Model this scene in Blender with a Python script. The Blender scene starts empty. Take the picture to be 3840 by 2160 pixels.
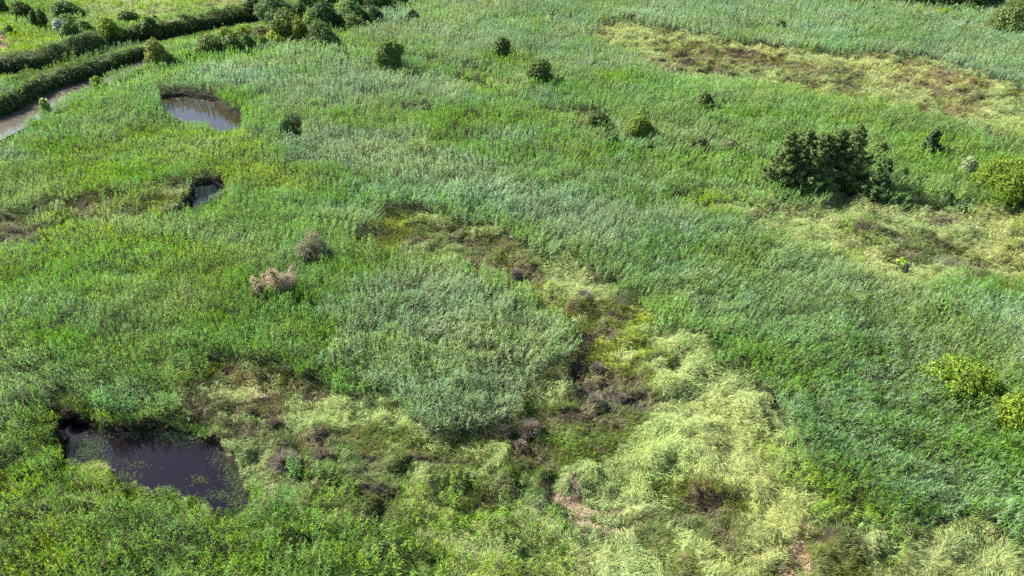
import bpy, math
import numpy as np

# ------------------------------------------------------------------ camera, sky, sun
R = math.radians
scn = bpy.context.scene
COL = scn.collection
CAM_H, PITCH, LENS = 30.0, 33.0, 24.0
cam_d = bpy.data.cameras.new("camera")
cam_d.lens = LENS; cam_d.sensor_width = 36.0
cam_d.clip_start = 0.1; cam_d.clip_end = 6000.0
cam = bpy.data.objects.new("camera", cam_d); COL.objects.link(cam)
cam.location = (0, 0, CAM_H); cam.rotation_euler = (R(90 - PITCH), 0, 0)
scn.camera = cam

SUN_EL = 37.0
SH = np.array([0.90, -0.44]); SH /= np.linalg.norm(SH)      # direction the shadows fall on the ground
sun_az = math.atan2(-SH[0], -SH[1])                        # bearing of the sun, from +Y towards +X
world = bpy.data.worlds.new("World"); scn.world = world; world.use_nodes = True
wn = world.node_tree.nodes; wl = world.node_tree.links
sky = wn.new("ShaderNodeTexSky"); sky.sky_type = 'NISHITA'; sky.sun_disc = False
sky.sun_elevation = R(SUN_EL); sky.sun_rotation = sun_az
sky.air_density = 1.0; sky.dust_density = 1.0; sky.ozone_density = 2.6
wl.new(sky.outputs[0], wn["Background"].inputs[0]); wn["Background"].inputs[1].default_value = 0.080
sl = bpy.data.lights.new("sun", 'SUN'); sl.energy = 5.0; sl.angle = R(0.53); sl.color = (1.0, 0.95, 0.87)
so = bpy.data.objects.new("sun", sl); COL.objects.link(so)
d = (SH[0] * math.cos(R(SUN_EL)), SH[1] * math.cos(R(SUN_EL)), -math.sin(R(SUN_EL)))
import mathutils
so.rotation_euler = mathutils.Vector(d).to_track_quat('-Z', 'Y').to_euler()
scn.view_settings.view_transform = 'Standard'; scn.view_settings.look = 'None'
scn.view_settings.exposure = 1.72; scn.view_settings.gamma = 1.0
scn.render.engine = 'CYCLES'
scn.cycles.max_bounces = 6; scn.cycles.diffuse_bounces = 3; scn.cycles.transmission_bounces = 4
scn.cycles.use_denoising = False
scn.cycles.caustics_reflective = False; scn.cycles.caustics_refractive = False

# ------------------------------------------------------------------ picture <-> ground
FPX = 3840 * LENS / 36.0
cp, sp_ = math.cos(R(PITCH)), math.sin(R(PITCH))
def project(x, y, z):
    dz = np.asarray(z) - CAM_H
    depth = y * cp - dz * sp_
    up = y * sp_ + dz * cp
    depth = np.maximum(depth, 0.5)
    return 1920 + FPX * x / depth, 1080 - FPX * up / depth, depth
def unproject(u, v, z=0.0):
    a = (np.asarray(u, float) - 1920) / FPX; b = (1080 - np.asarray(v, float)) / FPX
    dy = cp + b * sp_; dz = -sp_ + b * cp
    t = (z - CAM_H) / dz
    return a * t, dy * t

# ------------------------------------------------------------------ noise
def vnoise(x, y, scale, seed=0):
    g = np.random.RandomState(1000 + seed).rand(256, 256).astype(np.float32)
    fx = np.asarray(x) / scale + 37.3 * seed; fy = np.asarray(y) / scale - 11.7 * seed
    ix = np.floor(fx).astype(np.int64); iy = np.floor(fy).astype(np.int64)
    tx = fx - ix; ty = fy - iy
    tx = tx * tx * (3 - 2 * tx); ty = ty * ty * (3 - 2 * ty)
    a = g[ix & 255, iy & 255]; b = g[(ix + 1) & 255, iy & 255]
    c = g[ix & 255, (iy + 1) & 255]; e = g[(ix + 1) & 255, (iy + 1) & 255]
    return (a * (1 - tx) + b * tx) * (1 - ty) + (c * (1 - tx) + e * tx) * ty
def fbm(x, y, scale, seed=0, octv=3, gain=0.5):
    s = 0; w = 1; tot = 0
    for k in range(octv):
        s = s + w * (vnoise(x, y, scale / 2 ** k, seed + 7 * k) - 0.5); tot += w * w; w *= gain
    return s / math.sqrt(tot) / 0.24                      # about unit variance
def cdf(n): return 1 / (1 + np.exp(-1.7 * n))
def sstep(a, b, x):
    t = np.clip((x - a) / (b - a), 0, 1); return t * t * (3 - 2 * t)

# ------------------------------------------------------------------ vegetation kinds
TYPES = ['MUD', 'GREYBR', 'BROWN', 'OLIVE', 'MOSS', 'SHORT', 'LUSH', 'REEDG', 'REED', 'BANK', 'PALE', 'STRAW', 'WATER']
T = {n: i for i, n in enumerate(TYPES)}
#          height  lie  colour                  ground colour
SPEC = {
 'MUD':    (0.14, .70, (.070, .068, .036), (.030, .025, .018)),
 'GREYBR': (0.45, .50, (.150, .145, .070), (.075, .060, .040)),
 'BROWN':  (0.25, .80, (.190, .165, .070), (.110, .092, .045)),
 'OLIVE':  (0.38, .55, (.105, .145, .030), (.060, .062, .022)),
 'MOSS':   (0.35, .50, (.215, .275, .028), (.100, .110, .020)),
 'SHORT':  (0.28, .25, (.150, .260, .040), (.045, .055, .020)),
 'LUSH':   (1.20, .18, (.210, .320, .050), (.040, .055, .018)),
 'REEDG':  (1.85, .16, (.165, .285, .068), (.035, .045, .018)),
 'REED':   (2.00, .20, (.215, .305, .145), (.035, .045, .022)),
 'BANK':   (1.60, .35, (.100, .165, .048), (.025, .030, .014)),
 'PALE':   (0.55, .80, (.305, .370, .122), (.170, .180, .070)),
 'STRAW':  (0.14, .90, (.470, .350, .210), (.360, .250, .160)),
 'WATER':  (0.00, 0.0, (.020, .015, .010), (.030, .022, .015)),
}
HT = np.array([SPEC[t][0] for t in TYPES]); LIE = np.array([SPEC[t][1] for t in TYPES])
TC = np.array([SPEC[t][2] for t in TYPES]); GC = np.array([SPEC[t][3] for t in TYPES])

CELL = 6; GW, GH = 640, 360
W = np.zeros((len(TYPES), GH, GW), np.float32); W[T['REEDG']] = 0.75; W[T['REED']] = 0.25
gu, gv = np.meshgrid((np.arange(GW) + .5) * CELL, (np.arange(GH) + .5) * CELL)
def inpoly(u, v, poly):
    ins = np.zeros(u.shape, bool); n = len(poly)
    for i in range(n):
        x0, y0 = poly[i]; x1, y1 = poly[(i + 1) % n]
        if y0 == y1: continue
        c = (v < y0) != (v < y1)
        ins ^= c & (u < (x1 - x0) * (v - y0) / (y1 - y0) + x0)
    return ins
def blur(m, ru, rv):
    for ax, r in ((1, ru), (0, rv)):
        for _ in range(2):
            if r < 1: continue
            k = 2 * r + 1
            p = np.pad(m, [(r + 1, r) if a == ax else (0, 0) for a in (0, 1)], mode='edge')
            c = np.cumsum(p, axis=ax)
            m = (np.take(c, range(k, c.shape[ax]), ax) - np.take(c, range(0, c.shape[ax] - k), ax)) / k
    return m
D = 3840 / 2576.0
def paint(mix, poly, soft=3, amt=1.0, s=D, off=(0, 0)):
    P = [(x * s + off[0], y * s + off[1]) for x, y in poly]
    m = blur(inpoly(gu, gv, P).astype(np.float32), soft, max(1, soft // 2) if soft else 0) * amt
    W[:] = W * (1 - m)
    tot = sum(mix.values())
    for k, w in mix.items(): W[T[k]] += m * (w / tot)

# large colour drifts over the reed bed
paint({'REED': .7, 'REEDG': .3}, [(880,60),(1100,-20),(2576,-20),(2576,300),(2300,180),(1900,130),(1480,70),(1400,130),(1560,150),(1640,200),(1300,130),(1200,160),(1000,110)], 8)
paint({'REED': .6, 'REEDG': .4}, [(350,190),(600,150),(760,120),(950,170),(1180,190),(1280,240),(1100,230),(900,215),(700,260),(600,220),(400,200)], 8)
paint({'REED': .35, 'REEDG': .65}, [(0,330),(150,240),(380,215),(400,290),(250,330),(120,400),(0,420)], 8)
paint({'REED': 1}, [(700,320),(820,300),(1020,330),(1250,420),(1450,470),(1570,550),(1600,640),(1420,570),(1150,480),(900,410),(700,380)], 8, .85)
paint({'LUSH': .55, 'REEDG': .45}, [(100,330),(400,285),(640,320),(700,300),(900,290),(1000,300),(1000,330),(820,300),(700,330),(700,400),(880,440),(900,520),(600,470),(500,470),(300,480),(0,560),(0,440)], 6)
paint({'LUSH': .5, 'REEDG': .5}, [(0,590),(300,525),(560,480),(850,520),(900,600),(1000,640),(900,700),(750,830),(640,930),(300,900),(0,960)], 8)
paint({'REEDG': .6, 'LUSH': .2, 'REED': .2}, [(0,640),(400,600),(700,660),(760,800),(500,850),(0,830)], 10, .7)
paint({'REED': .8, 'REEDG': .2}, [(820,780),(980,690),(1180,680),(1300,770),(1430,850),(1460,920),(1380,970),(1250,1080),(1050,1080),(880,960)], 8)
paint({'LUSH': .45, 'REEDG': .55}, [(600,900),(800,870),(960,1010),(1080,1090),(1000,1080),(850,1000),(700,950)], 5, .7)
paint({'REED': .5, 'REEDG': .5}, [(1640,620),(1950,640),(2576,740),(2576,1340),(2330,1300),(2180,1200),(2020,1080),(1850,940),(1680,830),(1600,740)], 8)
paint({'REEDG': .65, 'REED': .35}, [(1380,560),(1640,520),(1900,560),(1900,700),(1650,720),(1500,680)], 8, .7)
paint({'LUSH': .30, 'REEDG': .7}, [(1650,200),(2000,260),(2350,300),(2576,400),(2576,500),(2150,420),(2000,330),(1700,300),(1500,240)], 8, .8)
paint({'LUSH': .35, 'REEDG': .45, 'OLIVE': .15, 'PALE': .05}, [(0,1150),(180,1160),(420,1230),(640,1290),(900,1190),(1200,1250),(1250,1449),(0,1449)], 8)
paint({'LUSH': .5, 'REEDG': .35, 'MOSS': .15}, [(380,900),(600,900),(470,980),(440,1040),(300,1010)], 6, .8)
# beyond the channels
paint({'LUSH': .75, 'REEDG': .25}, [(0,20),(140,20),(330,60),(700,60),(700,0),(0,200)], 3)
paint({'REEDG': .6, 'LUSH': .2, 'PALE': .2}, [(200,70),(330,60),(620,40),(660,25),(660,60),(400,90),(200,120),(0,170),(0,150)], 2)
paint({'PALE': .75, 'LUSH': .25}, [(90,-20),(700,-20),(640,42),(430,56),(330,66),(240,40),(150,20)], 2)
paint({'PALE': .35, 'LUSH': .65}, [(430,40),(620,20),(650,60),(400,80)], 2, .7)
paint({'LUSH': .6, 'PALE': .4}, [(0,120),(200,85),(260,80),(200,110),(60,150),(0,160)], 2, .7)
paint({'STRAW': 1}, [(-10,100),(20,102),(36,111),(18,117),(-10,119)], 0)
paint({'STRAW': .7, 'BROWN': .3}, [(-10,46),(16,50),(20,54),(-10,53)], 0)
paint({'PALE': .6, 'BROWN': .2, 'LUSH': .2}, [(1130,22),(1200,8),(1290,-20),(1340,-20),(1230,14),(1170,24)], 1)
# light sedge ground at the upper right
paint({'PALE': .74, 'OLIVE': .10, 'MOSS': .08, 'BROWN': .08}, [(1490,66),(1580,62),(1700,92),(1850,112),(2050,140),(2300,152),(2480,200),(2576,250),(2576,330),(2350,275),(2100,238),(1960,205),(1800,195),(1640,165),(1560,110),(1500,90)], 3)
paint({'PALE': 1}, [(1780,105),(2000,140),(1960,160),(1800,140),(1700,110)], 3, .6)
paint({'PALE': 1}, [(2090,150),(2250,165),(2400,200),(2480,215),(2300,205),(2150,180)], 2, .8)
paint({'PALE': 1}, [(2150,225),(2400,230),(2576,265),(2576,320),(2350,270)], 3, .7)
paint({'MUD': .3, 'OLIVE': .4, 'BROWN': .3}, [(1640,125),(1760,115),(1900,135),(2010,165),(2180,190),(2150,215),(1950,190),(1750,160)], 2, .85)
paint({'BROWN': .8, 'OLIVE': .2}, [(2230,185),(2340,175),(2470,205),(2490,235),(2450,250),(2340,215),(2250,205)], 2, .75)
paint({'BROWN': .5, 'OLIVE': .5}, [(2180,150),(2300,160),(2400,185),(2350,180),(2230,165)], 1, .8)
paint({'BROWN': .6, 'OLIVE': .4}, [(2290,225),(2330,235),(2420,290),(2440,310),(2390,295),(2330,250)], 1, .8)
paint({'BROWN': .8, 'GREYBR': .2}, [(1600,140),(1700,150),(1720,170),(1640,168)], 2, .8)
paint({'BROWN': .4, 'OLIVE': .3, 'PALE': .3}, [(1560,80),(1640,80),(1760,110),(1700,105),(1600,95)], 1, .8)
paint({'MOSS': 1}, [(1880,185),(2000,195),(2010,215),(1900,205)], 2, .6)
paint({'PALE': .35, 'BROWN': .25, 'REEDG': .4}, [(2350,110),(2430,118),(2440,128),(2360,122)], 1, .8)
paint({'PALE': .3, 'LUSH': .4, 'BROWN': .3}, [(2480,290),(2576,310),(2576,420),(2500,390)], 4, .6)
# ridge line of scrub crossing the reed bed
paint({'GREYBR': .3, 'REEDG': .5, 'OLIVE': .2}, [(1100,160),(1200,190),(1330,240),(1440,285),(1560,335),(1650,345),(1640,370),(1540,350),(1400,300),(1270,255),(1120,185)], 2, .6)
paint({'GREYBR': .5, 'REEDG': .5}, [(903,250),(1000,245),(1085,255),(1070,275),(930,272)], 2, .9)
paint({'GREYBR': .3, 'REEDG': .7}, [(1120,280),(1200,285),(1290,300),(1270,335),(1150,320)], 3, .8)
# right hand pale meadow
paint({'PALE': .85, 'LUSH': .15}, [(1900,505),(2050,490),(2150,505),(2400,535),(2576,520),(2576,690),(2400,690),(2200,690),(2080,650),(1990,600),(1900,560)], 4)
paint({'GREYBR': .35, 'PALE': .4, 'LUSH': .25}, [(1880,520),(1980,520),(2000,600),(1950,600)], 4, .8)
paint({'GREYBR': .6, 'OLIVE': .4}, [(2170,545),(2240,550),(2380,570),(2400,580),(2330,580),(2220,562)], 1, .8)
paint({'OLIVE': .8, 'GREYBR': .2}, [(2180,600),(2300,595),(2400,625),(2500,640),(2576,665),(2576,690),(2450,670),(2330,660),(2250,620)], 3, .9)
paint({'PALE': .55, 'LUSH': .45}, [(1660,465),(1800,470),(1880,490),(1860,520),(1760,515),(1700,490)], 3, .9)
# left hand gully
paint({'OLIVE': .40, 'GREYBR': .20, 'SHORT': .15, 'LUSH': .25}, [(0,560),(120,520),(260,500),(340,470),(420,478),(480,480),(492,515),(400,522),(290,530),(200,555),(100,590),(0,612)], 3)
paint({'OLIVE': .7, 'MOSS': .3}, [(330,490),(400,470),(480,478),(478,520),(400,520)], 2, .7)
paint({'PALE': .4, 'OLIVE': .6}, [(400,500),(470,495),(465,530),(420,535)], 1, .8)
# central gully
paint({'MUD': .13, 'OLIVE': .42, 'GREYBR': .13, 'BROWN': .07, 'SHORT': .13, 'PALE': .12}, [(890,560),(1000,540),(1200,580),(1290,630),(1380,665),(1400,700),(1500,760),(1580,760),(1640,830),(1650,930),(1600,1040),(1570,1100),(1480,1220),(1420,1300),(1250,1230),(1130,1150),(900,1160),(700,1180),(660,1060),(1000,1080),(1230,1080),(1330,1030),(1390,950),(1470,925),(1450,850),(1370,780),(1260,690),(1150,635),(1000,605),(930,600)], 2)
paint({'MOSS': 1}, [(930,565),(1000,560),(1020,600),(980,605),(940,590)], 2, .9)
paint({'PALE': .7, 'REEDG': .3}, [(1080,550),(1200,565),(1260,600),(1200,600),(1120,580)], 2, .7)
paint({'PALE': 1}, [(1345,700),(1400,690),(1440,660),(1480,700),(1540,740),(1480,760),(1400,755),(1350,745)], 2, .9)
paint({'GREYBR': .8, 'BROWN': .2}, [(1430,740),(1500,745),(1500,770),(1440,765)], 1, .8)
paint({'MOSS': .75, 'PALE': .25}, [(1490,850),(1570,840),(1620,880),(1600,920),(1500,905)], 2, .9)
paint({'MOSS': .7, 'OLIVE': .3}, [(1560,790),(1660,830),(1700,860),(1640,870),(1580,830)], 2, .8)
paint({'PALE': .35, 'OLIVE': .65}, [(1380,955),(1440,950),(1460,990),(1440,1050),(1380,1010)], 2, .8)
paint({'MUD': .2, 'OLIVE': .6, 'GREYBR': .2}, [(1480,920),(1610,910),(1640,960),(1590,1050),(1540,1100),(1440,1120),(1420,1060)], 2, .85)
paint({'SHORT': .6, 'OLIVE': .4}, [(1400,1060),(1480,1050),(1510,1090),(1420,1110)], 2, .6)
# pale meadow wedge at the lower right
paint({'PALE': .92, 'OLIVE': .08}, [(1590,870),(1680,860),(1850,945),(1960,1040),(2010,1110),(1960,1200),(2180,1240),(2360,1330),(2576,1360),(2576,1500),(1350,1500),(1420,1340),(1400,1230),(1440,1150),(1550,1100),(1600,1020)], 3)
paint({'LUSH': .35, 'PALE': .45, 'REEDG': .2}, [(1900,1120),(2080,1160),(2250,1230),(2330,1310),(2250,1400),(2050,1330),(1950,1250)], 5, .8)
paint({'PALE': .16, 'MUD': .08, 'SHORT': .30, 'LUSH': .16, 'OLIVE': .30}, [(700,1180),(900,1160),(1130,1150),(1300,1240),(1420,1310),(1460,1449),(1300,1449),(1000,1330),(800,1270)], 6, .95)
paint({'PALE': .28, 'SHORT': .34, 'LUSH': .3, 'OLIVE': .08}, [(900,1330),(1300,1330),(1400,1449),(900,1449)], 6, .7)
paint({'MUD': .2, 'OLIVE': .7, 'BROWN': .1}, [(1350,1200),(1400,1190),(1600,1260),(1620,1190),(1740,1180),(1760,1240),(1860,1270),(1870,1320),(1720,1330),(1620,1285),(1500,1330),(1370,1300)], 2, .92)
paint({'PALE': 1}, [(1400,1235),(1440,1220),(1460,1250),(1430,1270),(1400,1260)], 1, .8)
paint({'PALE': 1}, [(1500,1235),(1560,1240),(1600,1260),(1570,1285),(1510,1265)], 1, .9)
paint({'STRAW': 1}, [(1425,1212),(1480,1225),(1500,1260),(1540,1272),(1600,1268),(1640,1285),(1560,1292),(1500,1290),(1500,1310),(1390,1275),(1390,1245),(1420,1262),(1470,1260),(1460,1235)], 0, .85)
paint({'BROWN': .2, 'OLIVE': .8}, [(1600,1340),(1680,1340),(1700,1420),(1600,1420)], 2, .8)
paint({'MUD': .25, 'OLIVE': .75}, [(1880,1400),(1960,1350),(2050,1330),(2200,1400),(2250,1500),(1860,1500)], 2, .95)
paint({'STRAW': .8, 'BROWN': .2}, [(1960,1320),(1995,1320),(1990,1380),(1945,1385)], 0, .9)
paint({'STRAW': .8, 'BROWN': .2}, [(1880,1395),(1930,1390),(1960,1449),(1880,1449)], 1, .9)
paint({'OLIVE': .9, 'BROWN': .1}, [(2100,1270),(2150,1290),(2120,1320)], 1, .5)
paint({'SHORT': .45, 'LUSH': .55}, [(90,1040),(160,1010),(300,1020),(460,1030),(480,1090),(420,1080),(330,1085),(170,1060),(150,1140),(100,1150)], 2, .8)
paint({'SHORT': .75, 'LUSH': .25}, [(145,1035),(200,1030),(330,1050),(460,1055),(560,1100),(640,1160),(640,1240),(600,1180),(520,1100),(430,1080),(330,1085),(230,1065),(165,1050)], 1, .95)
# narrow old ditch line running down through the reeds
paint({'OLIVE': .45, 'SHORT': .40, 'GREYBR': .15}, [(985,150),(1060,163),(1150,178),(1290,237),(1440,284),(1565,334),(1562,343),(1436,293),(1285,246),(1145,187),(1050,172),(985,160)], 0, .9)
# lodged grass by the near pond
paint({'PALE': .45, 'MUD': .10, 'OLIVE': .35, 'BROWN': .10}, [(455,1010),(530,940),(600,925),(690,945),(800,985),(1000,1050),(1010,1090),(850,1110),(700,1090),(640,1130),(560,1110),(480,1060)], 2)
paint({'BROWN': .8, 'STRAW': .2}, [(640,945),(700,965),(720,1000),(660,1040),(600,1050),(640,1000)], 1, .8)
paint({'PALE': 1}, [(520,960),(600,940),(640,980),(600,1010),(520,990)], 2, .8)
paint({'PALE': 1}, [(720,1000),(790,990),(790,1040),(730,1040)], 2, .8)
paint({'PALE': .9, 'STRAW': .1}, [(640,1180),(690,1155),(720,1200),(700,1235),(650,1225)], 0, 1)
paint({'PALE': 1}, [(460,1060),(520,1070),(580,1100),(620,1130),(560,1120),(500,1085)], 0, .9)
paint({'LUSH': .9, 'OLIVE': .1}, [(480,1030),(560,1110),(640,1140),(640,1240),(600,1270),(600,1180),(540,1110)], 1, .95)

# water bodies (outlines as seen, in picture coordinates)
z1 = 1 / 2.576
POND1 = [(x / 1.6845, y / 1.6845 + 1300) for x, y in [(385,475),(440,462),(560,480),(700,540),(830,556),(940,520),(1100,518),(1230,565),(1380,655),(1470,725),(1515,820),(1550,900),(1560,970),(1500,1000),(1360,1018),(1290,985),(1200,930),(1100,930),(1030,900),(950,880),(880,885),(730,870),(700,800),(650,720),(560,700),(500,720),(400,690),(385,640),(410,560)]]
POND2 = [(x * z1, y * z1) for x, y in [(1545,950),(1620,932),(1800,925),(1950,950),(2080,980),(2160,1055),(2280,1115),(2350,1130),(2280,1185),(2180,1208),(2100,1208),(2000,1172),(1900,1148),(1760,1134),(1680,1084),(1560,1042)]]
POND3 = [(x * z1, y * z1 + 560) for x, y in [(1915,345),(2020,330),(2130,345),(2190,352),(2090,410),(2010,462),(1920,520),(1850,580),(1790,590),(1815,530),(1850,480),(1870,400)]]
POND4 = [(x * z1 + 900, y * z1) for x, y in [(470,1280),(505,1225),(590,1220),(600,1238),(520,1272)]]
CH1 = [(x * z1, y * z1) for x, y in [(-300,1200),(0,1110),(100,1070),(250,985),(420,885),(550,845),(720,788),(870,742),(960,688),(1150,630),(1420,542),(1560,500),(1560,515),(1430,560),(1180,650),(980,715),(860,785),(700,855),(620,905),(500,975),(400,1015),(280,1112),(120,1232),(0,1292),(-300,1420)]]
CH2 = [(x * z1, y * z1) for x, y in [(-300,760),(0,712),(280,696),(440,662),(600,625),(800,575),(1250,425),(1650,355),(2050,275),(2560,180),(2900,130),(2900,150),(2560,205),(2060,298),(1650,378),(1260,450),(820,600),(700,612),(600,648),(440,690),(280,716),(0,735),(-300,790)]]
# banks
paint({'REEDG': .5, 'LUSH': .5}, [(0,730),(450,670),(740,597),(1250,440),(1650,375),(2060,295),(2560,205),(2560,330),(1900,430),(1400,490),(1000,600),(700,690),(400,800),(150,850),(0,930)], 1, 1, z1)
paint({'BANK': .8, 'REED': .2}, [(-20,640),(300,560),(650,415),(1100,375),(1500,295),(1900,195),(2500,95),(2600,90),(2560,200),(2050,290),(1650,370),(1250,440),(800,590),(440,680),(280,705),(-20,730)], 1, 1, z1)
paint({'BANK': .8, 'LUSH': .2}, [(-20,960),(150,880),(400,830),(700,720),(1000,630),(1400,510),(1900,435),(1900,470),(1450,545),(960,690),(550,850),(250,990),(-20,1120)], 1, 1, z1)
paint({'REEDG': .8, 'BANK': .2}, [(1480,850),(1600,800),(1800,790),(2060,860),(2160,950),(2400,1050),(2350,1130),(2160,1060),(2080,985),(1800,930),(1560,950),(1560,1020),(1440,1000)], 1, .8, z1)
WLEV = {'POND1': -.10, 'POND2': -.15, 'POND3': -.10, 'POND4': -.12, 'CH1': -.75, 'CH2': -.80}
WPOLY = {'POND1': POND1, 'POND2': POND2, 'POND3': POND3, 'POND4': POND4, 'CH1': CH1, 'CH2': CH2}
WWORLD = {k: list(zip(*unproject(np.array([p[0] for p in v]), np.array([p[1] for p in v]), WLEV[k]))) for k, v in WPOLY.items()}
CUM = np.cumsum(W, axis=0); CUM /= CUM[-1:]

def wiggle(x, y):
    a = 0.9 * fbm(x, y, 3.0, 51, 3); b = 0.9 * fbm(x, y, 3.0, 61, 3)
    return x + a * .75, y + b * .6
def cell(u, v):
    return np.clip((v / CELL).astype(int), 0, GH - 1), np.clip((u / CELL).astype(int), 0, GW - 1)
def water_at(x, y, grow=0.0):
    """which ground points lie under open water (also the water hidden behind the near bank's reeds)"""
    w = np.zeros(x.shape, bool); which = np.zeros(x.shape, np.int8)
    jx = x + .15 * fbm(x, y, 1.2, 71, 2); jy = y + .15 * fbm(x, y, 1.2, 72, 2)
    for k, name in enumerate(WPOLY):
        m = inpoly(jx, jy, WWORLD[name])
        for zz in np.arange(WLEV[name] + .15, {'POND2': 1.2, 'CH1': 2.1, 'CH2': .5}.get(name, .55), .3):
            u, v, _ = project(jx, jy, zz); m |= inpoly(u, v, WPOLY[name])
        which[m] = k + 1; w |= m
    return w, which
def kind_at(x, y, rnd):
    wx, wy = wiggle(x, y)
    n = cdf(fbm(x / 1.5, y, 2.0, 5, 4, .75) + .35 * (rnd - .5) * 3.4)
    out = None
    def pick(z):
        u, v, _ = project(wx, wy, z); iy, ix = cell(u, v)
        c = CUM[:12, iy, ix]; c = c / np.maximum(c[-1:], 1e-4)
        return np.minimum((n[None] > c).sum(0), 11)
    k0 = pick(0.0); k1 = pick(1.7)
    n2 = np.clip(cdf(fbm(x, y, 9, 6, 3)) * .5 + rnd * .5, 0, 1)     # standing reeds drift gently from one sort to the next
    u, v, _ = project(wx, wy, 1.5); iy, ix = cell(u, v)
    tc = np.cumsum(W[T['LUSH']:T['BANK'] + 1], axis=0)[:, iy, ix]; tc = tc / np.maximum(tc[-1:], 1e-4)
    kt = T['LUSH'] + np.minimum((n2[None] > tc).sum(0), 3)
    k0 = np.where(HT[k0] > 1, kt, k0); k1 = np.where(HT[k1] > 1, kt, k1)
    k = np.where((HT[k1] < 1) & (HT[k1] < HT[k0]), k1, np.where((HT[k0] < 1), k0, k1))
    for name, pl in WPOLY.items():                         # only short growth where open water shows behind
      for zz in (.5, .8, 1.1, 1.4, 1.7, 2.0):
        u, v, _ = project(x, y, zz); k = np.where(inpoly(u, v, pl) & (HT[k] > 1), T['SHORT'], k)
    return k

# ------------------------------------------------------------------ materials
def mat_leaf(name, trans=.35, rough=.55, spec=.25, attr='tint'):
    m = bpy.data.materials.new(name); m.use_nodes = True; nt = m.node_tree; n = nt.nodes; l = nt.links
    b = n["Principled BSDF"]; out = n["Material Output"]
    a = n.new("ShaderNodeAttribute"); a.attribute_name = attr
    l.new(a.outputs['Color'], b.inputs['Base Color'])
    b.inputs['Roughness'].default_value = rough; b.inputs['Specular IOR Level'].default_value = spec
    t = n.new("ShaderNodeBsdfTranslucent"); mx = n.new("ShaderNodeMixShader"); mx.inputs[0].default_value = trans
    hs = n.new("ShaderNodeHueSaturation"); hs.inputs['Saturation'].default_value = 1.1; hs.inputs['Value'].default_value = 1.15
    l.new(a.outputs['Color'], hs.inputs['Color']); l.new(hs.outputs[0], t.inputs['Color'])
    l.new(b.outputs[0], mx.inputs[1]); l.new(t.outputs[0], mx.inputs[2]); l.new(mx.outputs[0], out.inputs[0])
    return m
M_REED = mat_leaf("reed_leaf", .42, .62, .14)
M_GRASS = mat_leaf("grass_blade", .30, .65, .14)
M_LEAF = mat_leaf("tree_leaf", .32, .6, .18)
def mat_plain(name, col, rough=.8, noise=0, scale=5):
    m = bpy.data.materials.new(name); m.use_nodes = True; n = m.node_tree.nodes; l = m.node_tree.links
    b = n["Principled BSDF"]; b.inputs['Base Color'].default_value = (*col, 1); b.inputs['Roughness'].default_value = rough
    if noise:
        t = n.new("ShaderNodeTexNoise"); t.inputs['Scale'].default_value = scale; t.inputs['Detail'].default_value = 5
        c = n.new("ShaderNodeTexCoord"); l.new(c.outputs['Object'], t.inputs['Vector'])
        r = n.new("ShaderNodeMapRange"); r.inputs['To Min'].default_value = 1 - noise; r.inputs['To Max'].default_value = 1 + noise
        l.new(t.outputs['Fac'], r.inputs['Value'])
        v = n.new("ShaderNodeVectorMath"); v.operation = 'SCALE'; v.inputs[0].default_value = col
        l.new(r.outputs[0], v.inputs['Scale']); l.new(v.outputs[0], b.inputs['Base Color'])
        bp = n.new("ShaderNodeBump"); bp.inputs['Strength'].default_value = .6; bp.inputs['Distance'].default_value = .05
        l.new(t.outputs['Fac'], bp.inputs['Height']); l.new(bp.outputs[0], b.inputs['Normal'])
    return m
M_BARK = mat_plain("bark", (.10, .075, .055), .9, .5, 8)
def mat_water(name, col, rough=.03, bump=.02):
    m = bpy.data.materials.new(name); m.use_nodes = True; n = m.node_tree.nodes; l = m.node_tree.links
    b = n["Principled BSDF"]; b.inputs['Roughness'].default_value = rough; b.inputs['IOR'].default_value = 1.333
    c = n.new("ShaderNodeTexCoord")
    t2 = n.new("ShaderNodeTexNoise"); t2.inputs['Scale'].default_value = .35; t2.inputs['Detail'].default_value = 4
    l.new(c.outputs['Object'], t2.inputs['Vector'])
    mx = n.new("ShaderNodeMix"); mx.data_type = 'RGBA'
    mx.inputs[6].default_value = (*[v * .7 for v in col], 1); mx.inputs[7].default_value = (*[col[0] * 1.5, col[1] * 1.25, col[2] * 1.2], 1)
    l.new(t2.outputs['Fac'], mx.inputs[0]); l.new(mx.outputs[2], b.inputs['Base Color'])
    t = n.new("ShaderNodeTexNoise"); t.inputs['Scale'].default_value = 3.0; t.inputs['Detail'].default_value = 3
    l.new(c.outputs['Object'], t.inputs['Vector'])
    bp = n.new("ShaderNodeBump"); bp.inputs['Strength'].default_value = .25; bp.inputs['Distance'].default_value = bump
    l.new(t.outputs['Fac'], bp.inputs['Height']); l.new(bp.outputs[0], b.inputs['Normal'])
    return m

# ------------------------------------------------------------------ mesh helpers
def mesh_np(name, V, loops, starts, totals, mat, tint=None, smooth=False):
    me = bpy.data.meshes.new(name)
    me.vertices.add(len(V)); me.vertices.foreach_set("co", np.ascontiguousarray(V, np.float32).ravel())
    me.loops.add(len(loops)); me.loops.foreach_set("vertex_index", np.ascontiguousarray(loops, np.int32))
    me.polygons.add(len(starts)); me.polygons.foreach_set("loop_start", np.ascontiguousarray(starts, np.int32))
    try: me.polygons.foreach_set("loop_total", np.ascontiguousarray(totals, np.int32))
    except Exception: pass
    if smooth: me.polygons.foreach_set("use_smooth", np.ones(len(starts), bool))
    if tint is not None:
        at = me.attributes.new("tint", 'FLOAT_COLOR', 'POINT')
        c = np.ones((len(V), 4), np.float32); c[:, :3] = tint
        at.data.foreach_set("color", c.ravel())
    me.update(calc_edges=True)
    if mat: me.materials.append(mat)
    return me
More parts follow.
